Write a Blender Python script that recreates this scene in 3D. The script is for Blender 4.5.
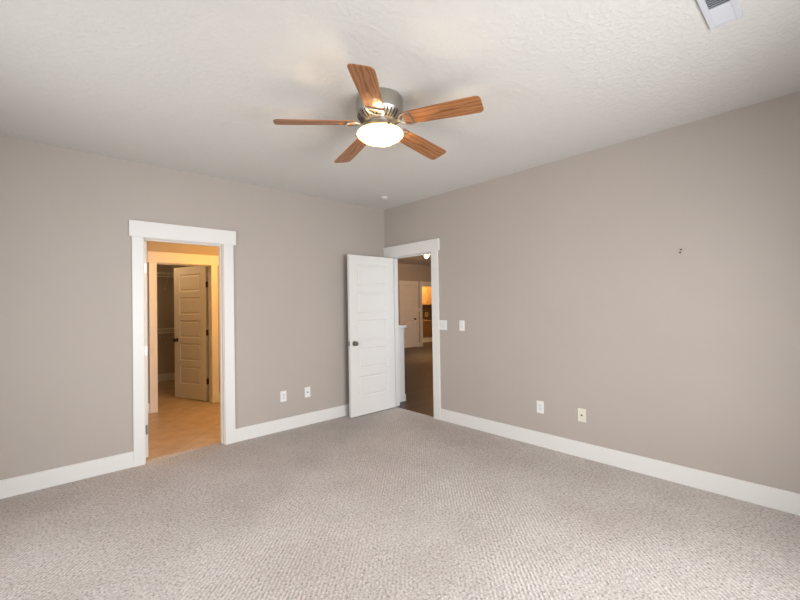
import bpy, bmesh, math
from mathutils import Vector, Matrix

S = bpy.context.scene
for o in list(bpy.data.objects):
    bpy.data.objects.remove(o)
COL = S.collection
H = 2.74          # ceiling height
WT = 0.12         # wall thickness
XL, YB = -4.60, -4.95   # unseen side and rear walls of the bedroom

# ------------------------------------------------------------------ camera
CAM = (-3.6513, -4.2657, 1.4024)
YAW, PITCH, ROLL = 0.7443, 0.0125, -0.0166
cd = bpy.data.cameras.new('camera')
cam = bpy.data.objects.new('camera', cd)
COL.objects.link(cam)
fw = Vector((math.sin(YAW) * math.cos(PITCH), math.cos(YAW) * math.cos(PITCH), math.sin(PITCH)))
rt = fw.cross(Vector((0, 0, 1))).normalized()
up = rt.cross(fw)
c, s = math.cos(ROLL), math.sin(ROLL)
r2, u2 = c * rt + s * up, -s * rt + c * up
m = Matrix((r2, u2, -fw)).transposed().to_4x4()
m.translation = CAM
cam.matrix_world = m
cd.sensor_width = 36
cd.lens = 399.67 * 36 / 800
cd.clip_start = 0.05
S.camera = cam

# ------------------------------------------------------------------ world, light, exposure
W = bpy.data.worlds.new('world')
S.world = W
W.use_nodes = True
W.node_tree.nodes['Background'].inputs[0].default_value = (0.80, 0.90, 1.0, 1)
W.node_tree.nodes['Background'].inputs[1].default_value = 1.0
S.view_settings.view_transform = 'Standard'
S.view_settings.look = 'None'
S.view_settings.gamma = 1
S.view_settings.use_curve_mapping = False
S.view_settings.exposure = 0.20


def area(name, loc, target, sx, sy, watts, color, spread=180):
    d = bpy.data.lights.new(name, 'AREA')
    d.shape = 'RECTANGLE'
    d.size, d.size_y, d.energy, d.color = sx, sy, watts, color
    d.spread = math.radians(spread)
    o = bpy.data.objects.new(name, d)
    COL.objects.link(o)
    o.location = loc
    o.rotation_euler = (Vector(target) - Vector(loc)).to_track_quat('-Z', 'Y').to_euler()
    return o


def point(name, loc, watts, color, radius, parent=None):
    d = bpy.data.lights.new(name, 'POINT')
    d.energy, d.color, d.shadow_soft_size = watts, color, radius
    o = bpy.data.objects.new(name, d)
    COL.objects.link(o)
    o.location = loc
    if parent:
        o.parent = parent
    return o


DAY = (0.98, 0.98, 1.0)
WIN_BACK = (-3.00, -1.00, 0.60, 2.15)     # x0, x1, z0, z1 of the window in the rear wall
WIN_SIDE = (-2.70, -1.20, 0.60, 2.15)     # y0, y1, z0, z1 of the window in the side wall
area('daylight_rear', (-2.00, YB - WT - 0.05, 1.40), (-2.00, 0, 0.55), 1.95, 1.5, 88, DAY, 140)
area('daylight_side', (XL - WT - 0.05, -1.95, 1.40), (0, -1.95, 0.55), 1.45, 1.5, 36, DAY, 150)
area('daylight_hall', (2.4, -2.95, 1.5), (2.4, 5, 0.2), 2.8, 1.7, 26, DAY)


# ------------------------------------------------------------------ materials
def mat(name, col, rough=0.6, metal=0.0, spec=0.5):
    k = bpy.data.materials.new(name)
    k.use_nodes = True
    b = k.node_tree.nodes['Principled BSDF']
    b.inputs['Base Color'].default_value = (*col, 1)
    b.inputs['Roughness'].default_value = rough
    b.inputs['Metallic'].default_value = metal
    b.inputs['Specular IOR Level'].default_value = spec
    return k


def N(k, t, **kw):
    n = k.node_tree.nodes.new(t)
    for a, v in kw.items():
        setattr(n, a, v)
    return n


def lk(k, a, b):
    k.node_tree.links.new(a, b)


def coords(k, scale=(1, 1, 1), rot=(0, 0, 0)):
    tc = N(k, 'ShaderNodeTexCoord')
    mp = N(k, 'ShaderNodeMapping')
    mp.inputs['Scale'].default_value = scale
    mp.inputs['Rotation'].default_value = rot
    lk(k, tc.outputs['Object'], mp.inputs['Vector'])
    return mp.outputs['Vector']


def noise(k, v, scale, detail=4, rough=0.55):
    n = N(k, 'ShaderNodeTexNoise')
    n.inputs['Scale'].default_value = scale
    n.inputs['Detail'].default_value = detail
    n.inputs['Roughness'].default_value = rough
    lk(k, v, n.inputs['Vector'])
    return n.outputs['Fac']


def ramp(k, fac, stops):
    r = N(k, 'ShaderNodeValToRGB')
    e = r.color_ramp.elements
    while len(e) < len(stops):
        e.new(0.5)
    for i, (p, cl) in enumerate(stops):
        e[i].position = p
        e[i].color = (*cl, 1)
    lk(k, fac, r.inputs['Fac'])
    return r.outputs['Color']


def bump(k, h, strength, dist):
    b = N(k, 'ShaderNodeBump')
    b.inputs['Strength'].default_value = strength
    b.inputs['Distance'].default_value = dist
    lk(k, h, b.inputs['Height'])
    lk(k, b.outputs['Normal'], k.node_tree.nodes['Principled BSDF'].inputs['Normal'])


def base(k, colour):
    lk(k, colour, k.node_tree.nodes['Principled BSDF'].inputs['Base Color'])


def mix(k, kind, fac, a, b):
    n = N(k, 'ShaderNodeMix', data_type='RGBA', blend_type=kind)
    n.inputs['Factor'].default_value = fac
    for src, i in ((a, 6), (b, 7)):
        if isinstance(src, tuple):
            n.inputs[i].default_value = (*src, 1)
        else:
            lk(k, src, n.inputs[i])
    return n.outputs[2]


def math_n(k, op, a, b=None):
    n = N(k, 'ShaderNodeMath', operation=op)
    for i, src in enumerate((a, b)):
        if src is None:
            continue
        if isinstance(src, (int, float)):
            n.inputs[i].default_value = src
        else:
            lk(k, src, n.inputs[i])
    return n.outputs[0]


PAINT = mat('taupe_wall_paint', (0.456, 0.406, 0.364), 0.62, spec=0.3)
v = coords(PAINT)
base(PAINT, ramp(PAINT, noise(PAINT, v, 1.3, 3), [(0.3, (0.448, 0.399, 0.357)), (0.7, (0.464, 0.413, 0.371))]))
bump(PAINT, noise(PAINT, v, 170, 3), 0.10, 0.002)

CEIL = mat('textured_white_ceiling', (0.685, 0.677, 0.642), 0.85, spec=0.2)
v = coords(CEIL)
h1 = noise(CEIL, v, 34, 5, 0.62)
h2 = ramp(CEIL, h1, [(0.43, (0, 0, 0)), (0.60, (1, 1, 1))])
bump(CEIL, h2, 0.36, 0.005)

TRIM = mat('white_trim_paint', (0.78, 0.77, 0.74), 0.38, spec=0.4)
bump(TRIM, noise(TRIM, coords(TRIM), 60, 2), 0.04, 0.001)
DOORW = mat('white_door_paint', (0.77, 0.76, 0.73), 0.42, spec=0.4)
bump(DOORW, noise(DOORW, coords(DOORW, (40, 40, 4)), 3, 3), 0.05, 0.001)
PLATE = mat('white_plastic_plate', (0.82, 0.82, 0.80), 0.35)
PLATE2 = mat('white_plastic_insert', (0.74, 0.75, 0.75), 0.3)
DUCTSHADE = mat('duct_shade_grey', (0.30, 0.31, 0.32), 0.5)  # grey painted for the shade inside the register's duct
CREAM = mat('cream_plastic', (0.76, 0.73, 0.62), 0.38)
AGED = mat('aged_white_plastic', (0.66, 0.64, 0.58), 0.4)
DARK = mat('recess_shade', (0.015, 0.014, 0.013), 0.7)  # near-black on solid strips, painting the shade inside vent and socket slots
NICKEL = mat('brushed_nickel', (0.47, 0.45, 0.41), 0.33, 1.0)
v = coords(NICKEL, (3, 3, 260))
bump(NICKEL, noise(NICKEL, v, 1, 3), 0.06, 0.001)
KNOBM = mat('nickel_dark_reflection', (0.30, 0.28, 0.25), 0.28, 1.0)  # satin nickel with a dark reflection put into its base colour
BRONZE = mat('dark_metal', (0.10, 0.085, 0.07), 0.4, 0.9)
VENTM = mat('white_enamel_metal', (0.63, 0.65, 0.69), 0.4)

# looped carpet in small rows, softly blotched
CARPET = mat('berber_carpet', (0.45, 0.40, 0.37), 0.95, spec=0.1)
v = coords(CARPET)
warp = noise(CARPET, v, 14, 4, 0.65)
vo = N(CARPET, 'ShaderNodeTexVoronoi', feature='F1')
vo.inputs['Scale'].default_value = 1 / 0.017
vo.inputs['Randomness'].default_value = 0.75
lk(CARPET, v, vo.inputs['Vector'])
cell = ramp(CARPET, vo.outputs['Distance'], [(0.10, (1, 1, 1)), (0.62, (0, 0, 0))])
sx = N(CARPET, 'ShaderNodeSeparateXYZ')
lk(CARPET, v, sx.inputs[0])
across = math_n(CARPET, 'SUBTRACT', sx.outputs[0], sx.outputs[1])
ph = math_n(CARPET, 'ADD', math_n(CARPET, 'MULTIPLY', across, 2 * math.pi / (0.0215 * math.sqrt(2))), math_n(CARPET, 'MULTIPLY', warp, 7.0))
rows = math_n(CARPET, 'ADD', math_n(CARPET, 'MULTIPLY', math_n(CARPET, 'SINE', ph), 0.5), 0.5)
patch = ramp(CARPET, noise(CARPET, v, 0.9, 3, 0.5), [(0.40, (0.15, 0.15, 0.15)), (0.60, (1, 1, 1))])
rowp = math_n(CARPET, 'MULTIPLY', rows, patch)
pile = math_n(CARPET, 'ADD', math_n(CARPET, 'MULTIPLY', cell, 0.55), math_n(CARPET, 'MULTIPLY', rowp, 0.65))
blot = ramp(CARPET, noise(CARPET, v, 1.3, 5, 0.62), [(0.32, (0.548, 0.497, 0.464)), (0.68, (0.650, 0.606, 0.576))])
fleck = ramp(CARPET, noise(CARPET, v, 62, 4, 0.75), [(0.36, (0.46, 0.43, 0.41)), (0.50, (1.04, 1.04, 1.04))])
c1 = mix(CARPET, 'MULTIPLY', 0.85, blot, fleck)
tint = ramp(CARPET, pile, [(0.10, (0.74, 0.72, 0.71)), (0.75, (1.10, 1.10, 1.10))])
base(CARPET, mix(CARPET, 'MULTIPLY', 0.75, c1, tint))
bump(CARPET, math_n(CARPET, 'ADD', pile, math_n(CARPET, 'MULTIPLY', noise(CARPET, v, 120, 2), 0.6)), 0.7, 0.006)

# beige stone tile laid on the diagonal
TILE = mat('beige_floor_tile', (0.50, 0.38, 0.27), 0.35)
v = coords(TILE, rot=(0, 0, math.radians(45)))
br = N(TILE, 'ShaderNodeTexBrick', offset=0.0, squash=1.0)
br.inputs['Scale'].default_value = 1
br.inputs['Brick Width'].default_value = 0.33
br.inputs['Row Height'].default_value = 0.33
br.inputs['Mortar Size'].default_value = 0.006
br.inputs['Color1'].default_value = (0.50, 0.385, 0.275, 1)
br.inputs['Color2'].default_value = (0.56, 0.44, 0.325, 1)
br.inputs['Mortar'].default_value = (0.42, 0.33, 0.24, 1)
lk(TILE, v, br.inputs['Vector'])
base(TILE, mix(TILE, 'MULTIPLY', 0.6, br.outputs['Color'], ramp(TILE, noise(TILE, v, 7, 5), [(0.35, (0.66, 0.60, 0.54)), (0.65, (1, 1, 1))])))

# dark hall boards
HWOOD = mat('dark_hall_boards', (0.07, 0.045, 0.03), 0.35, spec=0.18)
v = coords(HWOOD)
br = N(HWOOD, 'ShaderNodeTexBrick', offset=0.37)
br.inputs['Scale'].default_value = 1
br.inputs['Brick Width'].default_value = 1.3
br.inputs['Row Height'].default_value = 0.125
br.inputs['Mortar Size'].default_value = 0.003
br.inputs['Color1'].default_value = (0.042, 0.025, 0.017, 1)
br.inputs['Color2'].default_value = (0.066, 0.040, 0.027, 1)
br.inputs['Mortar'].default_value = (0.03, 0.02, 0.014, 1)
lk(HWOOD, v, br.inputs['Vector'])
g = noise(HWOOD, coords(HWOOD, (2, 40, 1)), 1.5, 5)
base(HWOOD, mix(HWOOD, 'MULTIPLY', 0.6, br.outputs['Color'], ramp(HWOOD, g, [(0.3, (0.6, 0.6, 0.6)), (0.7, (1.1, 1.1, 1.1))])))

# oak grain of the blades: cathedral arches running along the blade (local X)
OAK = mat('oak_blade', (0.30, 0.14, 0.055), 0.38)
v = coords(OAK, (2.0, 11, 6))
wn = N(OAK, 'ShaderNodeTexWave', wave_type='BANDS', bands_direction='Y')
wn.inputs['Scale'].default_value = 1.1
wn.inputs['Distortion'].default_value = 14.0
wn.inputs['Detail'].default_value = 3
wn.inputs['Detail Scale'].default_value = 0.75
wn.inputs['Detail Roughness'].default_value = 0.6
lk(OAK, v, wn.inputs['Vector'])
gc = ramp(OAK, wn.outputs['Fac'], [(0.05, (0.235, 0.090, 0.030)), (0.30, (0.37, 0.155, 0.052)), (0.9, (0.41, 0.180, 0.064))])
fine = ramp(OAK, noise(OAK, coords(OAK, (5, 150, 30)), 1, 3), [(0.34, (0.66, 0.60, 0.55)), (0.56, (1, 1, 1))])
base(OAK, mix(OAK, 'MULTIPLY', 0.8, gc, fine))

HONEY = mat('honey_cabinet_wood', (0.42, 0.25, 0.11), 0.45)
g = noise(HONEY, coords(HONEY, (30, 30, 2)), 1.2, 4)
base(HONEY, ramp(HONEY, g, [(0.3, (0.36, 0.21, 0.09)), (0.7, (0.47, 0.285, 0.13))]))
SHADEWOOD = mat('shaded_cabinet_wood', (0.17, 0.09, 0.035), 0.45)  # base cabinet wood, darkened in colour for the shade it stands in
g = noise(SHADEWOOD, coords(SHADEWOOD, (30, 30, 2)), 1.2, 4)
base(SHADEWOOD, ramp(SHADEWOOD, g, [(0.3, (0.14, 0.075, 0.03)), (0.7, (0.20, 0.11, 0.045))]))
SPLASH = mat('brown_backsplash_tile', (0.16, 0.075, 0.04), 0.3)
v = coords(SPLASH)
br = N(SPLASH, 'ShaderNodeTexBrick', offset=0.0)
br.inputs['Scale'].default_value = 1
br.inputs['Brick Width'].default_value = 0.1
br.inputs['Row Height'].default_value = 0.1
br.inputs['Mortar Size'].default_value = 0.003
br.inputs['Color1'].default_value = (0.09, 0.042, 0.024, 1)
br.inputs['Color2'].default_value = (0.065, 0.03, 0.018, 1)
br.inputs['Mortar'].default_value = (0.12, 0.075, 0.045, 1)
mp = coords(SPLASH, rot=(math.radians(90), 0, 0))
lk(SPLASH, mp, br.inputs['Vector'])
base(SPLASH, br.outputs['Color'])
OLIVE = mat('olive_cream_tile', (0.46, 0.40, 0.24), 0.4)
COUNTER = mat('brown_counter_stone', (0.20, 0.11, 0.06), 0.25)

# frosted bowl: passes the bulbs' light through
FROST = bpy.data.materials.new('frosted_glass')
FROST.use_nodes = True
nt = FROST.node_tree
nt.nodes.clear()
out = nt.nodes.new('ShaderNodeOutputMaterial')
tr = nt.nodes.new('ShaderNodeBsdfTranslucent')
tr.inputs['Color'].default_value = (0.25, 0.215, 0.160, 1)
gl = nt.nodes.new('ShaderNodeBsdfPrincipled')
gl.inputs['Base Color'].default_value = (0.85, 0.83, 0.78, 1)
gl.inputs['Roughness'].default_value = 0.25
mx = nt.nodes.new('ShaderNodeMixShader')
mx.inputs[0].default_value = 0.22
nt.links.new(tr.outputs[0], mx.inputs[1])
nt.links.new(gl.outputs[0], mx.inputs[2])
nt.links.new(mx.outputs[0], out.inputs[0])

GLASS = bpy.data.materials.new('window_glass')
GLASS.use_nodes = True
nt = GLASS.node_tree
nt.nodes.clear()
out = nt.nodes.new('ShaderNodeOutputMaterial')
tp = nt.nodes.new('ShaderNodeBsdfTransparent')
gs = nt.nodes.new('ShaderNodeBsdfGlossy')
gs.inputs['Roughness'].default_value = 0.02
mx = nt.nodes.new('ShaderNodeMixShader')
mx.inputs[0].default_value = 0.06
nt.links.new(tp.outputs[0], mx.inputs[1])
nt.links.new(gs.outputs[0], mx.inputs[2])
nt.links.new(mx.outputs[0], out.inputs[0])


# ------------------------------------------------------------------ mesh helpers
def box(bm, x0, x1, y0, y1, z0, z1, bev=0.0):
    vs = [bm.verts.new(p) for p in ((x0, y0, z0), (x1, y0, z0), (x1, y1, z0), (x0, y1, z0),
                                    (x0, y0, z1), (x1, y0, z1), (x1, y1, z1), (x0, y1, z1))]
    fs = [bm.faces.new([vs[i] for i in q]) for q in ((0, 3, 2, 1), (4, 5, 6, 7), (0, 1, 5, 4), (1, 2, 6, 5), (2, 3, 7, 6), (3, 0, 4, 7))]
    if bev:
        es = list({e for f in fs for e in f.edges})
        bmesh.ops.bevel(bm, geom=es, offset=bev, segments=2, affect='EDGES', profile=0.5)


def lathe(bm, prof, cx=0, cy=0, seg=48, cap0=False, cap1=False):
    rings = []
    for r, z in prof:
        if r < 1e-6:
            rings.append([bm.verts.new((cx, cy, z))])
        else:
            rings.append([bm.verts.new((cx + r * math.cos(2 * math.pi * i / seg), cy + r * math.sin(2 * math.pi * i / seg), z)) for i in range(seg)])
    for a, b in zip(rings, rings[1:]):
        for i in range(seg):
            j = (i + 1) % seg
            if len(a) == 1 and len(b) > 1:
                bm.faces.new((a[0], b[j], b[i]))
            elif len(b) == 1 and len(a) > 1:
                bm.faces.new((a[i], a[j], b[0]))
            elif len(a) > 1:
                bm.faces.new((a[i], a[j], b[j], b[i]))
    if cap0 and len(rings[0]) > 1:
        bm.faces.new(list(reversed(rings[0])))
    if cap1 and len(rings[-1]) > 1:
        bm.faces.new(rings[-1])


def tube(bm, pts, rx, ry=None, seg=10, closed=False, up=Vector((0, 0, 1))):
    ry = ry or rx
    pts = [Vector(p) for p in pts]
    n = len(pts)
    rings = []
    for i, p in enumerate(pts):
        a = pts[i - 1] if (i or closed) else p
        b = pts[(i + 1) % n] if (i < n - 1 or closed) else p
        t = (b - a).normalized()
        u = up if abs(t.dot(up)) < 0.95 else Vector((1, 0, 0))
        w = t.cross(u).normalized()
        q = w.cross(t)
        rings.append([bm.verts.new(p + w * rx * math.cos(2 * math.pi * k / seg) + q * ry * math.sin(2 * math.pi * k / seg)) for k in range(seg)])
    for i in range(n if closed else n - 1):
        a, b = rings[i], rings[(i + 1) % n]
        for k in range(seg):
            j = (k + 1) % seg
            bm.faces.new((a[k], a[j], b[j], b[k]))
    if not closed:
        bm.faces.new(list(reversed(rings[0])))
        bm.faces.new(rings[-1])


def obj(name, bm, material, parent=None, smooth=False, loc=None, rot=None):
    bmesh.ops.recalc_face_normals(bm, faces=bm.faces)
    me = bpy.data.meshes.new(name)
    bm.to_mesh(me)
    bm.free()
    me.materials.append(material)
    if smooth:
        me.polygons.foreach_set('use_smooth', [True] * len(me.polygons))
        me.set_sharp_from_angle(angle=math.radians(35))
    o = bpy.data.objects.new(name, me)
    COL.objects.link(o)
    if parent:
        o.parent = parent
    if loc:
        o.location = loc
    if rot:
        o.rotation_euler = rot
    return o


def tag(o, label, cat, group=None, kind=None):
    o['label'] = label
    o['category'] = cat
    if group:
        o['group'] = group
    if kind:
        o['kind'] = kind
    return o


def empty(name, loc, rz=0):
    o = bpy.data.objects.new(name, None)
    COL.objects.link(o)
    o.location = loc
    o.rotation_euler = (0, 0, rz)
    o.empty_display_size = 0.1
    return o


def struct(name, boxes, material, label=None, cat=None, bev=0.0, parent=None):
    bm = bmesh.new()
    for b in boxes:
        box(bm, *b, bev=bev)
    o = obj(name, bm, material, parent)
    if not parent:
        o['kind'] = 'structure'
        if label:
            o['label'], o['category'] = label, cat
    return o


def copy_tree(o, parent=None):
    k = o.copy()
    COL.objects.link(k)
    if parent:
        k.parent = parent
    for ch in [q for q in bpy.data.objects if q.parent == o]:
        copy_tree(ch, k)
    return k


# ------------------------------------------------------------------ the shell of the bedroom
OX0, OX1 = -2.897, -2.203        # bathroom doorway in the left wall
OY0, OY1 = -0.893, -0.135        # hall doorway in the right wall
DH = 2.052                       # underside of both head jambs
JT = 0.02                        # jamb thickness

struct('floor', [(XL, 0, YB, 0, -0.10, 0), (OX0, OX1, 0, 0.10, -0.10, 0), (0, 0.03, OY0, OY1, -0.10, 0)], CARPET,
       'beige looped carpet covering the empty bedroom floor', 'carpet')
struct('ceiling', [(XL, 0, YB, 0, H, H + 0.1)], CEIL, 'white textured bedroom ceiling', 'ceiling')
struct('wall_left', [(XL - WT, OX0 - JT, 0, WT, -0.1, H), (OX1 + JT, 0, 0, WT, -0.1, H), (OX0 - JT, OX1 + JT, 0, WT, DH + JT, H)], PAINT,
       'taupe wall with the doorway to the tiled bathroom', 'wall')
struct('wall_right', [(0, WT, YB - WT, OY0 - JT, -0.1, H), (0, WT, OY1 + JT, WT, -0.1, H), (0, WT, OY0 - JT, OY1 + JT, DH + JT, H)], PAINT,
       'taupe wall with the doorway to the dark floored hall', 'wall')
a0, a1, b0, b1 = WIN_BACK
struct('wall_back', [(XL - WT, a0, YB - WT, YB, -0.1, H), (a1, 0, YB - WT, YB, -0.1, H), (a0, a1, YB - WT, YB, -0.1, b0), (a0, a1, YB - WT, YB, b1, H)], PAINT)
a0, a1, b0, b1 = WIN_SIDE
struct('wall_side', [(XL - WT, XL, YB, a0, -0.1, H), (XL - WT, XL, a1, 0, -0.1, H), (XL - WT, XL, a0, a1, -0.1, b0), (XL - WT, XL, a0, a1, b1, H)], PAINT)

# windows behind the camera (daylight comes in through them)
def window(n, horizontal):
    root = empty('window_%d' % n, (0, 0, 0))
    root['kind'] = 'structure'
    a0, a1, b0, b1 = WIN_BACK if horizontal else WIN_SIDE
    fb, gb = bmesh.new(), bmesh.new()
    mid = (a0 + a1) / 2
    rects = [(a0, a0 + 0.05, b0, b1), (a1 - 0.05, a1, b0, b1), (a0, a1, b0, b0 + 0.05), (a0, a1, b1 - 0.05, b1), (mid - 0.025, mid + 0.025, b0, b1)]
    for p, q, z0, z1 in rects:
        if horizontal:
            box(fb, p, q, YB - 0.09, YB - 0.03, z0, z1)
        else:
            box(fb, XL - 0.09, XL - 0.03, p, q, z0, z1)
    if horizontal:
        box(gb, a0 + 0.05, a1 - 0.05, YB - 0.063, YB - 0.057, b0 + 0.05, b1 - 0.05)
    else:
        box(gb, XL - 0.063, XL - 0.057, a0 + 0.05, a1 - 0.05, b0 + 0.05, b1 - 0.05)
    obj('frame', fb, TRIM, root)
    obj('pane', gb, GLASS, root)


window(1, True)
window(2, False)

# baseboards
BH, BT = 0.138, 0.015
struct('baseboard_left', [(XL, -2.991, -BT, 0, 0, BH), (-2.098, -0.03, -BT, 0, 0, BH)], TRIM,
       'white baseboard along the wall with the bathroom doorway', 'baseboard', bev=0.002)
struct('baseboard_right', [(-BT, 0, YB, -1.006, 0, BH)], TRIM, 'white baseboard along the wall with the hall doorway', 'baseboard', bev=0.002)


# ------------------------------------------------------------------ door trim
def casing(n, label, axis, a0, a1, side, at, o0, o1, head0, head1, thick=WT, hz=DH, both=None):
    """axis 'x': doorway in a wall of constant y, face at y=at, room on the `side` (-1/+1) of it. o0/o1: outer casing edges; head0/1: header ends."""
    root = empty('trim_%d' % n, (0, 0, 0))
    tag(root, label, 'door trim', kind='structure')

    def P(p, q, d0, d1, z0, z1, name):
        bm = bmesh.new()
        lo, hi = sorted((at + side * d0, at + side * d1))
        if axis == 'x':
            box(bm, p, q, lo, hi, z0, z1, bev=0.002)
        else:
            box(bm, lo, hi, p, q, z0, z1, bev=0.002)
        obj(name, bm, TRIM, root)
    r = 0.006
    P(o0, a0 - r, 0, 0.020, 0, hz + 0.006, 'side_casing')
    P(a1 + r, o1, 0, 0.020, 0, hz + 0.006, 'side_casing')
    P(head0, head1, 0, 0.026, hz + 0.006, hz + 0.152, 'head_casing')
    P(a0 - JT, a0, -thick, 0, 0, hz, 'side_jamb')
    P(a1, a1 + JT, -thick, 0, 0, hz, 'side_jamb')
    P(a0 - JT, a1 + JT, -thick, 0, hz, hz + JT, 'head_jamb')
    st = 0.035 if both is None else both
    P(a0, a0 + 0.010, -st - 0.034, -st, 0, hz, 'door_stop')
    P(a1 - 0.010, a1, -st - 0.034, -st, 0, hz, 'door_stop')
    P(a0 + 0.010, a1 - 0.010, -st - 0.034, -st, hz - 0.010, hz, 'door_stop')
    return root


casing(1, 'white trim around the doorway to the bathroom', 'x', OX0, OX1, -1, 0.0, -2.991, -2.098, -3.013, -2.071, both=0.045)
casing(2, 'white trim around the doorway to the hall', 'y', OY0, OY1, -1, 0.0, -1.006, -0.025, -1.030, -0.002, both=0.040)


# ------------------------------------------------------------------ five panel doors
def leaf_mesh(w, h, t, stile=0.125, top=0.115, bot=0.228, gap=0.092, n=5):
    """Door leaf: local x 0..w (hinge at 0), y 0..t, z 0..h, with moulded panels on both faces."""
    bm = bmesh.new()
    ph = (h - top - bot - gap * (n - 1)) / n
    xs = [0, stile, w - stile, w]
    zs = [0, bot]
    for i in range(n):
        zs.append(zs[-1] + ph)
        if i < n - 1:
            zs.append(zs[-1] + gap)
    zs.append(h)
    sides = []
    for y in (0, t):
        grid = [[bm.verts.new((x, y, z)) for x in xs] for z in zs]
        panels = []
        for i in range(len(zs) - 1):
            for j in range(3):
                q = [grid[i][j], grid[i][j + 1], grid[i + 1][j + 1], grid[i + 1][j]]
                if y:
                    q.reverse()
                f = bm.faces.new(q)
                if j == 1 and i % 2 == 1:
                    panels.append(f)
        sides.append((grid, panels))
    A, B = sides[0][0], sides[1][0]
    m_ = len(zs) - 1
    for i in range(m_):
        bm.faces.new((A[i][0], A[i + 1][0], B[i + 1][0], B[i][0]))
        bm.faces.new((A[i][3], B[i][3], B[i + 1][3], A[i + 1][3]))
    for j in range(3):
        bm.faces.new((A[0][j], B[0][j], B[0][j + 1], A[0][j + 1]))
        bm.faces.new((A[m_][j], A[m_][j + 1], B[m_][j + 1], B[m_][j]))
    pn = sides[0][1] + sides[1][1]
    bm.normal_update()
    bmesh.ops.inset_individual(bm, faces=pn, thickness=0.011, depth=-0.009)
    bmesh.ops.inset_individual(bm, faces=pn, thickness=0.022, depth=0.0)
    bmesh.ops.inset_individual(bm, faces=pn, thickness=0.012, depth=0.006)
    return bm


def knob(parent, x, z, t, material, both=True):
    for sgn, y in (((-1, 0), (1, t)) if both else ((-1, 0),)):
        bm = bmesh.new()
        prof = [(0.0, 0.0), (0.031, 0.0), (0.032, 0.004), (0.028, 0.008), (0.013, 0.010), (0.011, 0.020), (0.014, 0.027), (0.024, 0.033),
                (0.029, 0.042), (0.027, 0.052), (0.018, 0.060), (0.0, 0.062)]
        lathe(bm, prof, seg=28)
        obj('door_knob', bm, material, parent, True, (x, y, z), (math.radians(90 if sgn < 0 else -90), 0, 0))
    bm = bmesh.new()
    return bm


def panel_door(n, label, loc, rz, w, h, t, knob_z, metal, hinges, hinge_on_front, both=True):
    d = obj('door_%d' % n, leaf_mesh(w, h, t), DOORW, None, False, loc, (0, 0, rz))
    tag(d, label, 'door', kind='structure')
    knob(d, w - 0.066, knob_z, t, metal, both)
    bm = bmesh.new()
    box(bm, w, w + 0.002, t / 2 - 0.012, t / 2 + 0.012, knob_z - 0.028, knob_z + 0.028)
    obj('latch_plate', bm, metal, d)
    y = 0 if hinge_on_front else t
    for hz in hinges:
        bm = bmesh.new()
        lathe(bm, [(0.0, hz - 0.046), (0.007, hz - 0.045), (0.007, hz + 0.045), (0.0, hz + 0.046)], -0.004, y, seg=14)
        box(bm, -0.0025, 0.0, 0.003, t - 0.003, hz - 0.044, hz + 0.044)
        obj('hinge', bm, metal, d, True)
    return d


# hall door, swung into the bedroom until it stands along the left wall
d = panel_door(1, 'open white five panel door with round knob standing in front of the room corner', (-0.004, -0.143, 0.012), math.pi, 0.739, 2.032, 0.036,
               0.917, KNOBM, (0.24, 1.0, 1.80), True)
# bathroom door, opened flat into the bathroom: its white hinge edge is what shows
panel_door(2, 'white bathroom door seen edge on at the left jamb of the bathroom doorway', (-2.852, WT + 0.006, 0.012), math.pi / 2, 0.69, 2.034, 0.036,
           0.915, KNOBM, (0.26, 1.0, 1.78), False)

# ------------------------------------------------------------------ bathroom passage and closet behind the left wall
BX0, BX1 = -3.55, -0.75
Y2 = 2.0
CX0, CX1 = -2.394, -1.700      # closet doorway
struct('floor_bath', [(BX0, BX1, 0.10 if False else WT, Y2, -0.10, -0.002), (OX0, OX1, 0.10, WT, -0.10, -0.002),
                      (CX0, CX1, Y2, Y2 + WT, -0.10, -0.002), (-3.1, -0.9, Y2 + WT, 4.6, -0.10, -0.002)], TILE,
       'beige tiled floor beyond the bathroom doorway', 'tile floor')
struct('ceiling_bath', [(BX0 - WT, BX1 + WT, WT, Y2, H, H + 0.1)], CEIL)
struct('ceiling_closet', [(-3.1, -0.9, Y2, 4.6, H, H + 0.1)], CEIL)
struct('wall_bath_back', [(BX0 - WT, CX0 - JT, Y2, Y2 + WT, -0.1, H), (CX1 + JT, BX1 + WT, Y2, Y2 + WT, -0.1, H), (CX0 - JT, CX1 + JT, Y2, Y2 + WT, DH + JT - 0.02, H)], PAINT,
       'wall across the bathroom with the closet doorway', 'wall')
struct('wall_bath_west', [(BX0 - WT, BX0, WT, Y2, -0.1, H)], PAINT)
struct('wall_bath_east', [(BX1, BX1 + WT, WT, Y2, -0.1, H)], PAINT)
struct('wall_closet_back', [(-3.1 - WT, -0.9 + WT, 4.6, 4.6 + WT, -0.1, H)], PAINT, 'closet back wall carrying the wire shelves', 'wall')
struct('wall_closet_west', [(-3.1 - WT, -3.1, Y2 + WT, 4.6, -0.1, H)], PAINT)
struct('wall_closet_east', [(-0.9, -0.9 + WT, Y2 + WT, 4.6, -0.1, H)], PAINT)
struct('baseboard_bath', [(BX0, -2.492, Y2 - BT, Y2, 0, BH), (-1.602, BX1, Y2 - BT, Y2, 0, BH)], TRIM, bev=0.002)
struct('baseboard_closet', [(-3.1, -0.9, 4.6 - BT, 4.6, 0, BH)], TRIM, bev=0.002)
casing(3, 'white trim around the closet doorway, seen through the bathroom doorway', 'x', CX0, CX1, -1, Y2, -2.490, -1.604, -2.510, -1.584, hz=2.032, both=0.05)

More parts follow.
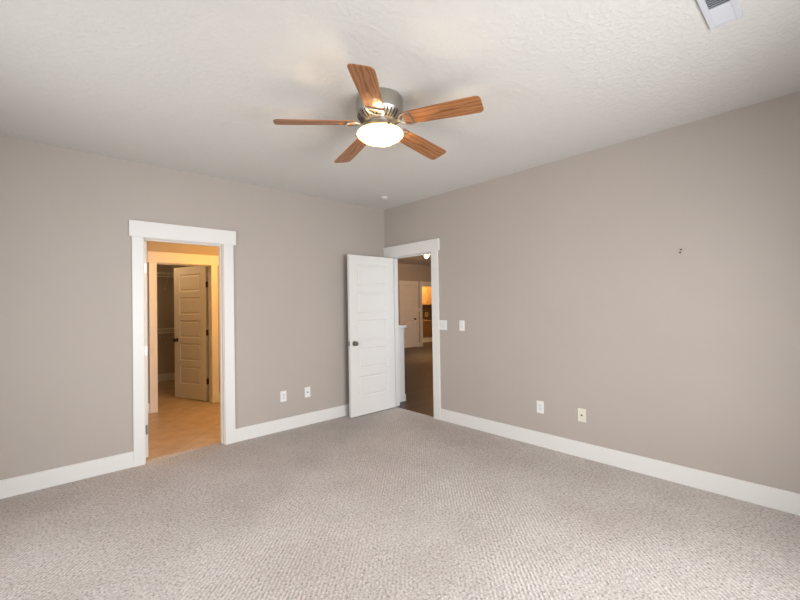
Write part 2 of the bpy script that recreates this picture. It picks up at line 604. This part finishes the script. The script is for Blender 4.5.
# closet door opened into the closet
A, B = Vector((-2.008, 2.82, 0)), Vector((-1.735, 2.15, 0))
dr = (A - B).normalized()
ang = math.atan2(dr.y, dr.x)
nrm = Vector((-math.sin(ang), math.cos(ang), 0))        # local +y: faces the camera side
T3 = 0.036
loc = B + dr * (-0.015) - nrm * T3 + Vector((0, 0, 0.012))
panel_door(3, 'white five panel closet door standing open beyond the bathroom', tuple(loc), ang, 0.715, 2.034, T3, 0.90, BRONZE, (0.29, 1.02, 1.75), True)


def wire_shelf(z, label):
    root = empty('wire_shelf', (-2.0, 4.6, z))
    tag(root, label, 'shelf', 'wire shelves in the closet')
    bm = bmesh.new()
    for y in (-0.005, -0.10, -0.20, -0.30):
        tube(bm, [(-1.09, y, 0), (1.09, y, 0)], 0.004, seg=6)
    tube(bm, [(-1.09, -0.30, -0.035), (1.09, -0.30, -0.035)], 0.004, seg=6)
    for i in range(73):
        x = -1.08 + i * 0.03
        tube(bm, [(x, -0.003, 0.004), (x, -0.30, 0.004), (x, -0.304, -0.035)], 0.0022, seg=5)
    obj('wire_deck', bm, TRIM, root)
    bm = bmesh.new()
    tube(bm, [(-1.09, -0.27, -0.07), (1.09, -0.27, -0.07)], 0.010, seg=8)
    obj('hanging_rod', bm, TRIM, root)
    for x in (-0.80, 0.05, 0.27):
        bm = bmesh.new()
        tube(bm, [(x, -0.29, -0.005), (x, -0.003, -0.29)], 0.005, seg=8)
        box(bm, x - 0.008, x + 0.008, -0.006, -0.0, -0.31, -0.27)
        obj('brace', bm, TRIM, root)
    return root


wire_shelf(1.02, 'lower white wire shelf on the closet back wall')
wire_shelf(2.09, 'upper white wire shelf on the closet back wall')
point('bath_vanity_light', (-1.35, 0.32, 2.20), 62, (1.0, 0.53, 0.155), 0.10)
point('closet_door_fill', (-2.35, 2.62, 2.5), 11, (1.0, 0.62, 0.28), 0.08)  # unseen fill added to brighten the closet door face

# ------------------------------------------------------------------ hall beyond the right wall
HX1, HY0, HY1 = 9.2, -2.9, 5.15
KY = 6.75
DX0, DX1 = 5.085, 5.735        # far door
EX0, EX1 = 6.030, 6.85         # far opening
struct('floor_hall', [(WT, HX1, HY0, HY1 + WT, -0.10, -0.002), (0.03, WT, OY0, OY1, -0.10, -0.002), (5.3, HX1, HY1 + WT, KY, -0.10, -0.002)], HWOOD,
       'dark brown plank floor beyond the hall doorway', 'wood floor')
struct('ceiling_hall', [(WT, HX1, HY0, KY, H, H + 0.1)], CEIL)
struct('wall_hall_far', [(WT, DX0 - JT, HY1, HY1 + WT, -0.1, H), (DX1 + JT, EX0 - JT, HY1, HY1 + WT, -0.1, H), (EX1 + JT, HX1, HY1, HY1 + WT, -0.1, H),
                         (DX0 - JT, DX1 + JT, HY1, HY1 + WT, DH + JT - 0.02, H), (EX0 - JT, EX1 + JT, HY1, HY1 + WT, DH + JT - 0.02, H)], PAINT,
       'far hall wall with a closed door and a lit opening', 'wall')
struct('wall_hall_east', [(HX1, HX1 + WT, HY0, KY, -0.1, H)], PAINT)
struct('wall_hall_south', [(WT, 0.9, HY0 - WT, HY0, -0.1, H), (3.9, HX1, HY0 - WT, HY0, -0.1, H), (0.9, 3.9, HY0 - WT, HY0, -0.1, 0.6), (0.9, 3.9, HY0 - WT, HY0, 2.4, H)], PAINT)
struct('wall_hall_north', [(WT - 0.0, WT + 0.1, 0.5, HY1, -0.1, H)], PAINT)
struct('wall_kitchen_back', [(5.3, HX1, KY, KY + WT, -0.1, H)], PAINT)
struct('wall_kitchen_west', [(5.3 - WT, 5.3, HY1 + WT, KY + WT, -0.1, H)], PAINT)
struct('baseboard_hall', [(WT + 0.1, 4.985, HY1 - BT, HY1, 0, BH), (5.84, 5.915, HY1 - BT, HY1, 0, BH)], TRIM)
casing(4, 'pale trim around the closed door at the far end of the hall', 'x', DX0, DX1, -1, HY1, 4.985, 5.838, 4.965, 5.848, hz=2.032)
casing(5, 'pale trim around the lit opening at the far end of the hall', 'x', EX0, EX1, -1, HY1, 5.918, 6.955, 5.908, 6.975, hz=2.032)
panel_door(4, 'closed pale door at the far end of the hall', (DX0 + 0.003, HY1 + 0.0, 0.012), 0, DX1 - DX0 - 0.006, 2.016, 0.034, 0.92, BRONZE, (), True)

# low wall with a cap beside the hall doorway
root = empty('half_wall', (0.24, 0.06, 0))
tag(root, 'white low wall with a square cap just beyond the open bedroom door', 'half wall', kind='structure')
bm = bmesh.new()
box(bm, 0.0 - 0.12, 0.115, -0.05, 0.06, 0, 1.066, bev=0.002)
obj('wall_body', bm, TRIM, root)
bm = bmesh.new()
box(bm, -0.12, 0.150, -0.075, 0.085, 1.066, 1.108, bev=0.004)
obj('cap', bm, TRIM, root)
bm = bmesh.new()
box(bm, -0.12, 0.125, -0.060, -0.05, 0, 0.10, bev=0.002)
obj('skirt', bm, TRIM, root)

# hall ceiling light
root = empty('flush_ceiling_light', (4.22, 3.20, H))
tag(root, 'small lit ceiling light in the hall, seen at the top of the doorway', 'ceiling light')
bm = bmesh.new()
lathe(bm, [(0.0, 0), (0.068, 0), (0.070, -0.012), (0.062, -0.016), (0.0, -0.016)], seg=32)
obj('mounting_plate', bm, NICKEL, root, True)
bm = bmesh.new()
lathe(bm, [(0.066, -0.016), (0.058, -0.038), (0.038, -0.062), (0.018, -0.080), (0.0, -0.088)], seg=32)
obj('glass_bowl', bm, FROST, root, True)
point('hall_bulb', (0, 0, -0.042), 60, (1.0, 0.74, 0.45), 0.02, root)

# kitchen corner seen through the far opening
def cabinet(name, label, x0, x1, y0, y1, z0, z1, plinth=None, wood=None):
    CABW = wood
    root = empty(name, ((x0 + x1) / 2, y1, z0 if plinth is None else 0))
    tag(root, label, 'cabinet')
    ox, oy, oz = root.location
    bm = bmesh.new()
    box(bm, x0 - ox, x1 - ox, y0 - oy, y1 - oy, z0 - oz, z1 - oz, bev=0.003)
    obj('body', bm, CABW, root)
    w = (x1 - x0) / 2
    for i in range(2):
        bm = bmesh.new()
        p, q = x0 - ox + i * w + 0.01, x0 - ox + (i + 1) * w - 0.01
        box(bm, p, q, y0 - oy - 0.02, y0 - oy, z0 - oz + 0.015, z1 - oz - 0.015, bev=0.003)
        for (a, b, e, f) in ((p, p + 0.05, z0, z1), (q - 0.05, q, z0, z1), (p + 0.05, q - 0.05, z0, z0 + 0.06), (p + 0.05, q - 0.05, z1 - 0.06, z1)):
            box(bm, a, b, y0 - oy - 0.028, y0 - oy - 0.019, e - oz + (0.015 if e == z0 else 0), f - oz - (0.015 if f == z1 else 0))
        dd = obj('door', bm, CABW, root)
        bm = bmesh.new()
        hx = q - 0.025 if i == 0 else p + 0.025
        lathe(bm, [(0, 0), (0.008, 0), (0.007, 0.012), (0.014, 0.02), (0.01, 0.028), (0, 0.03)], seg=14)
        obj('handle', bm, BRONZE, dd, True, (hx, y0 - oy - 0.028, (z1 if plinth else z0) - oz + (-0.1 if plinth else 0.1)), (math.radians(90), 0, 0))
    if plinth:
        bm = bmesh.new()
        box(bm, x0 - ox, x1 - ox, y0 - oy - 0.012, y1 - oy, 0, z0 - oz, bev=0.002)
        obj('plinth', bm, TRIM, root)
    return root


cabinet('base_cabinet', 'wooden base cabinet on a pale plinth beyond the far hall opening', 6.9, 8.4, 6.10, KY - 0.015, 0.17, 0.76, True, SHADEWOOD)
cabinet('upper_cabinet', 'lit wooden wall cabinet above the brown tiles beyond the hall', 7.24, 8.04, 6.42, KY - 0.004, 1.39, 2.14, None, HONEY)
bm = bmesh.new()
box(bm, 6.88, 8.42, 6.07, KY - 0.015, 0.76, 0.80, bev=0.004)
tag(obj('worktop', bm, COUNTER), 'brown worktop on the wooden base cabinet beyond the hall', 'worktop')
bm = bmesh.new()
box(bm, 6.5, 8.5, KY - 0.012, KY, 0.80, 1.39)
o = obj('backsplash', bm, SPLASH)
tag(o, 'brown tiled backsplash under the lit wall cabinet', 'backsplash', kind='structure')
root = empty('tile_medallion', (7.90, KY - 0.012, 1.01))
tag(root, 'small square cream tile with dark centre on the brown backsplash', 'tile')
bm = bmesh.new()
box(bm, -0.09, 0.09, -0.014, 0, -0.085, 0.085, bev=0.004)
obj('plaque', bm, OLIVE, root)
bm = bmesh.new()
lathe(bm, [(0, 0), (0.035, 0), (0.03, 0.006), (0, 0.008)], seg=20)
obj('boss', bm, SPLASH, root, True, (0, -0.014, 0), (math.radians(90), 0, 0))
point('hall_warm_fill', (4.3, 2.2, 2.5), 105, (1.0, 0.57, 0.29), 0.1)  # unseen fill added to warm the hall, where the ceiling bulb is too weak
point('kitchen_light', (7.0, 5.75, 2.45), 95, (1.0, 0.64, 0.26), 0.08)


# ------------------------------------------------------------------ ceiling fan
FX, FY = -1.990, -2.299
fan = empty('ceiling_fan', (FX, FY, H))
tag(fan, 'brushed nickel ceiling fan with five oak blades and a lit glass bowl', 'ceiling fan')
bm = bmesh.new()
lathe(bm, [(0.0, 0.0), (0.136, 0.0), (0.143, -0.004), (0.150, -0.018), (0.152, -0.040), (0.152, -0.100), (0.150, -0.108), (0.146, -0.112),
           (0.143, -0.117), (0.134, -0.132), (0.116, -0.146), (0.092, -0.155), (0.080, -0.156), (0.0, -0.156)], seg=72)
hs = obj('motor_housing', bm, NICKEL, fan, True)
bm = bmesh.new()
for k in range(36):
    if k % 6 == 5:
        continue
    a = 2 * math.pi * k / 36
    pts = [Vector((r_ * math.cos(a), r_ * math.sin(a), z_)) for r_, z_ in ((0.1440, -0.1155), (0.1385, -0.1250), (0.1330, -0.1325), (0.1240, -0.1400), (0.1150, -0.1465), (0.1030, -0.1510))]
    tube(bm, pts, 0.0052, 0.0030, seg=8)
obj('cooling_slots', bm, DARK, hs, True)
bm = bmesh.new()
lathe(bm, [(0.0, -0.155), (0.074, -0.155), (0.078, -0.158), (0.078, -0.172), (0.066, -0.180), (0.060, -0.190), (0.060, -0.197), (0.0, -0.197)], seg=48)
obj('hub', bm, NICKEL, fan, True)
bm = bmesh.new()
lathe(bm, [(0.0, -0.190), (0.062, -0.190), (0.066, -0.200), (0.072, -0.212), (0.092, -0.220), (0.095, -0.226), (0.090, -0.230), (0.0, -0.230)], seg=64)
lk_ = obj('light_kit_pan', bm, NICKEL, fan, True)
for k in range(3):
    a = math.radians(-138 + 120 * k + 28)
    bm = bmesh.new()
    tube(bm, [(0.085, 0, -0.224), (0.138, 0, -0.226), (0.159, 0, -0.226)], 0.0028, seg=8)
    lathe(bm, [(0, -0.006), (0.008, -0.006), (0.008, 0.006), (0, 0.006)], 0, 0, seg=12)
    bmesh.ops.translate(bm, verts=[v_ for v_ in bm.verts if v_.co.z > -0.1], vec=(0.156, 0, -0.226))
    obj('bowl_screw', bm, BRONZE, lk_, True, rot=(0, 0, a))
bm = bmesh.new()
pr = [(0.139, -0.222), (0.146, -0.224), (0.150, -0.230), (0.149, -0.238)]
for t, f in ((0.12, 0.965), (0.25, 0.90), (0.38, 0.815), (0.5, 0.725), (0.62, 0.615), (0.74, 0.49), (0.85, 0.345), (0.94, 0.20), (0.98, 0.10), (1.0, 0.0)):
    pr.append((0.149 * f, -0.238 - 0.062 * t))
lathe(bm, pr, seg=64)
obj('glass_bowl', bm, FROST, fan, True)
for k in range(2):
    point('fan_bulb', (0.040 * (1 if k else -1), 0.0, -0.254), 13.0, (1.0, 0.70, 0.38), 0.022, fan)


def blade_mesh():
    bm = bmesh.new()
    r0, r1 = 0.168, 0.662
    w0, w1, t = 0.056, 0.0705, 0.0055
    out_ = []
    rc = 0.030
    out_.append((r0, -w0 + 0.012))
    out_.append((r0 + 0.012, -w0))
    for i in range(1, 9):
        f = i / 9
        out_.append((r0 + (r1 - rc - r0) * f, -(w0 + (w1 - w0) * min(1, f * 1.25))))
    for i in range(9):
        a = -math.pi / 2 + i / 8 * math.pi / 2
        out_.append((r1 - rc + rc * math.cos(a) + 0.0, -w1 + rc + rc * math.sin(a)))
    full = out_ + [(x, -y) for x, y in reversed(out_)]
    top = [bm.verts.new((x, y, t / 2)) for x, y in full]
    bot = [bm.verts.new((x, y, -t / 2)) for x, y in full]
    bm.faces.new(top)
    bm.faces.new(list(reversed(bot)))
    n = len(full)
    for i in range(n):
        j = (i + 1) % n
        bm.faces.new((top[i], bot[i], bot[j], top[j]))
    return bm


def bracket_mesh():
    bm = bmesh.new()
    # flat strap from the hub, dropping and rising to the blade, then a rounded triangular loop under the blade
    tube(bm, [(0.055, 0, 0.004), (0.080, 0, 0.003), (0.100, 0.0, 0.006), (0.118, 0, -0.008), (0.140, 0, -0.010)], 0.013, 0.0045, seg=10)
    loop = []
    for i in range(25):
        a = math.radians(-90 + 180 * i / 24)
        loop.append((0.212 - 0.074 * math.cos(a) ** 0.75 if abs(math.cos(a)) > 1e-6 else 0.212, 0.052 * math.sin(a), -0.0085))
    loop += [(0.214, 0.026, -0.0085), (0.215, 0.0, -0.0085), (0.214, -0.026, -0.0085)]
    tube(bm, loop, 0.0075, 0.0050, seg=10, closed=True)
    for y in (-0.030, 0.030):
        lathe(bm, [(0, -0.016), (0.006, -0.015), (0.007, -0.012), (0.007, -0.004)], 0.213, y, seg=12)
    return bm


TILT = math.radians(-13)
DROOPS = [math.radians(a) for a in (1.8, 1.5, 3.2, 4.0, 4.2)]
blade = obj('blade', blade_mesh(), OAK, fan)
brk = obj('blade_bracket', bracket_mesh(), NICKEL, blade, True)
for k in range(5):
    b = blade if k == 0 else copy_tree(blade, fan)
    b.rotation_mode = 'QUATERNION'
    az = math.radians(-138.2 + 72 * k)
    q = Matrix.Rotation(az, 3, 'Z') @ Matrix.Rotation(DROOPS[k], 3, 'Y') @ Matrix.Rotation(TILT, 3, 'X')
    b.rotation_quaternion = q.to_quaternion()
    b.location = (0, 0, -0.158)

# ------------------------------------------------------------------ smoke detector and ceiling register
root = empty('smoke_detector', (-0.441, -0.529, H))
tag(root, 'small round white smoke detector on the ceiling near the room corner', 'smoke detector')
bm = bmesh.new()
lathe(bm, [(0, 0), (0.047, 0), (0.048, -0.006), (0.045, -0.010), (0.040, -0.022), (0.031, -0.027), (0.0, -0.028)], seg=40)
obj('body', bm, AGED, root, True)
bm = bmesh.new()
lathe(bm, [(0, -0.027), (0.008, -0.027), (0.007, -0.030), (0, -0.031)], 0.018, 0, seg=16)
obj('test_button', bm, PLATE2, root, True)

VX0, VX1, VY0, VY1 = -1.60, -1.185, -4.004, -3.880
root = empty('ceiling_register', ((VX0 + VX1) / 2, (VY0 + VY1) / 2, H))
tag(root, 'white slatted air register in the ceiling at the top edge', 'air vent')
hx, hy = (VX1 - VX0) / 2, (VY1 - VY0) / 2
bm = bmesh.new()
for a, b, e, f in ((-hx, hx, -hy, -hy + 0.024), (-hx, hx, hy - 0.024, hy), (-hx, -hx + 0.026, -hy + 0.024, hy - 0.024), (hx - 0.026, hx, -hy + 0.024, hy - 0.024)):
    box(bm, a, b, e, f, -0.010, -0.0005, bev=0.002)
obj('frame', bm, VENTM, root)
bm = bmesh.new()
box(bm, -hx + 0.02, hx - 0.02, -hy + 0.02, hy - 0.02, -0.0022, -0.0005)
obj('duct_shade_sheet', bm, DUCTSHADE, root)  # flat sheet behind the slats, standing in for the shaded duct
split = 0.035


def slat(x, tilt):
    bm = bmesh.new()
    w = 0.0085
    cx, cz = math.cos(tilt) * w, math.sin(tilt) * w
    y0, y1 = -hy + 0.024, hy - 0.024
    t = 0.0006
    ps = [(x - cx, -0.0085 - cz), (x + cx, -0.0085 + cz)]
    nx, nz = -math.sin(tilt) * t, math.cos(tilt) * t
    q = []
    for y in (y0, y1):
        for (px, pz), sg in ((ps[0], -1), (ps[1], -1), (ps[1], 1), (ps[0], 1)):
            q.append(bm.verts.new((px + sg * nx, y, pz + sg * nz)))
    for fidx in ((0, 1, 2, 3), (7, 6, 5, 4), (0, 4, 5, 1), (1, 5, 6, 2), (2, 6, 7, 3), (3, 7, 4, 0)):
        bm.faces.new([q[i] for i in fidx])
    return obj('slat', bm, VENTM, root)


x = -hx + 0.036
while x < hx - 0.03:
    slat(x, math.radians(38 if x < split else -12))
    x += 0.0165
bm = bmesh.new()
box(bm, split - 0.003, split + 0.003, -hy + 0.022, hy - 0.022, -0.010, -0.002)
obj('divider', bm, VENTM, root)


# ------------------------------------------------------------------ wall plates
def wall_plate(name, label, cat, loc, rz, w, h, kind, group=None, plate=None):
    root = empty(name, loc, rz)            # local -y faces the room
    tag(root, label, cat, group)
    bm = bmesh.new()
    box(bm, -w / 2, w / 2, -0.006, -0.0002, -h / 2, h / 2, bev=0.002)
    pl = obj('cover_plate', bm, plate or PLATE, root)

    def screw(px, pz):
        b = bmesh.new()
        lathe(b, [(0, 0), (0.003, 0), (0.0025, 0.001), (0, 0.0012)], seg=10)
        obj('screw', b, PLATE2, pl, True, (px, -0.006, pz), (math.radians(90), 0, 0))
    if kind == 'rocker' or kind == 'double_rocker':
        for px in ((0,) if kind == 'rocker' else (-0.023, 0.023)):
            b = bmesh.new()
            box(b, px - 0.0165, px + 0.0165, -0.0085, -0.006, -0.033, 0.033, bev=0.001)
            box(b, px - 0.0150, px + 0.0150, -0.0110, -0.0080, 0.0, 0.031, bev=0.001)
            obj('rocker', b, PLATE2, root)
    if kind == 'outlet':
        b = bmesh.new()
        box(b, -0.0165, 0.0165, -0.0080, -0.006, -0.033, 0.033, bev=0.001)
        rc = obj('receptacle', b, PLATE2, root)
        for sgn in (-1, 1):
            b = bmesh.new()
            box(b, -0.0075, -0.0055, -0.0083, -0.0078, sgn * 0.017 - 0.002, sgn * 0.017 + 0.006)
            box(b, 0.0055, 0.0075, -0.0083, -0.0078, sgn * 0.017 - 0.002, sgn * 0.017 + 0.006)
            box(b, -0.002, 0.002, -0.0083, -0.0078, sgn * 0.017 - 0.010, sgn * 0.017 - 0.006)
            obj('socket_slots', b, DARK, rc)
    if kind == 'jack':
        b = bmesh.new()
        lathe(b, [(0, 0), (0.0075, 0), (0.0075, 0.003), (0.0048, 0.003), (0.0048, 0.010), (0, 0.010)], seg=16)
        obj('jack', b, BRONZE, root, True, (0, -0.006, 0), (math.radians(90), 0, 0))
        screw(0, 0.042)
        screw(0, -0.042)
    return root


RZ = -math.pi / 2     # plates on the right wall face -x
wall_plate('power_outlet', 'white outlet plate low on the left wall, nearer the bathroom doorway', 'outlet', (-1.551, 0, 0.386), 0, 0.074, 0.120, 'outlet', 'low wall plates')
wall_plate('cable_jack', 'white plate with a tiny centre jack low on the left wall, nearer the open door', 'wall jack', (-1.244, 0, 0.385), 0, 0.074, 0.120, 'jack', 'low wall plates')
wall_plate('power_outlet', 'white outlet plate low on the right wall, nearer the hall doorway', 'outlet', (0, -2.300, 0.383), RZ, 0.074, 0.118, 'outlet', 'low wall plates')
wall_plate('cable_jack', 'cream plate with a dark jack low on the right wall, farther from the hall doorway', 'wall jack', (0, -2.702, 0.380), RZ, 0.074, 0.118, 'jack', 'low wall plates', CREAM)
wall_plate('light_switch', 'white double switch plate touching the hall doorway trim', 'light switch', (0, -1.0655, 1.152), RZ, 0.116, 0.118, 'double_rocker', 'wall switches')
wall_plate('light_switch', 'white single switch plate standing clear of the hall doorway trim', 'light switch', (0, -1.353, 1.153), RZ, 0.076, 0.120, 'rocker', 'wall switches')
wall_plate('light_switch', 'tiny pale switch plate between the far hall door and the lit opening', 'light switch', (5.878, HY1, 1.235), 0, 0.07, 0.115, 'rocker', 'wall switches')

# two dark screws left in the right wall
for z, y, lab in ((1.790, -3.4835, 'upper of two tiny dark screws left in the bare right wall'), (1.768, -3.4775, 'lower of two tiny dark screws left in the bare right wall')):
    bm = bmesh.new()
    lathe(bm, [(0, 0), (0.0035, 0.0), (0.0035, 0.006), (0.0062, 0.008), (0.0062, 0.011), (0, 0.012)], seg=14)
    o = obj('wall_screw', bm, BRONZE, None, True, (0, y, z), (0, math.radians(-90), 0))
    tag(o, lab, 'screw', 'screws in the right wall')
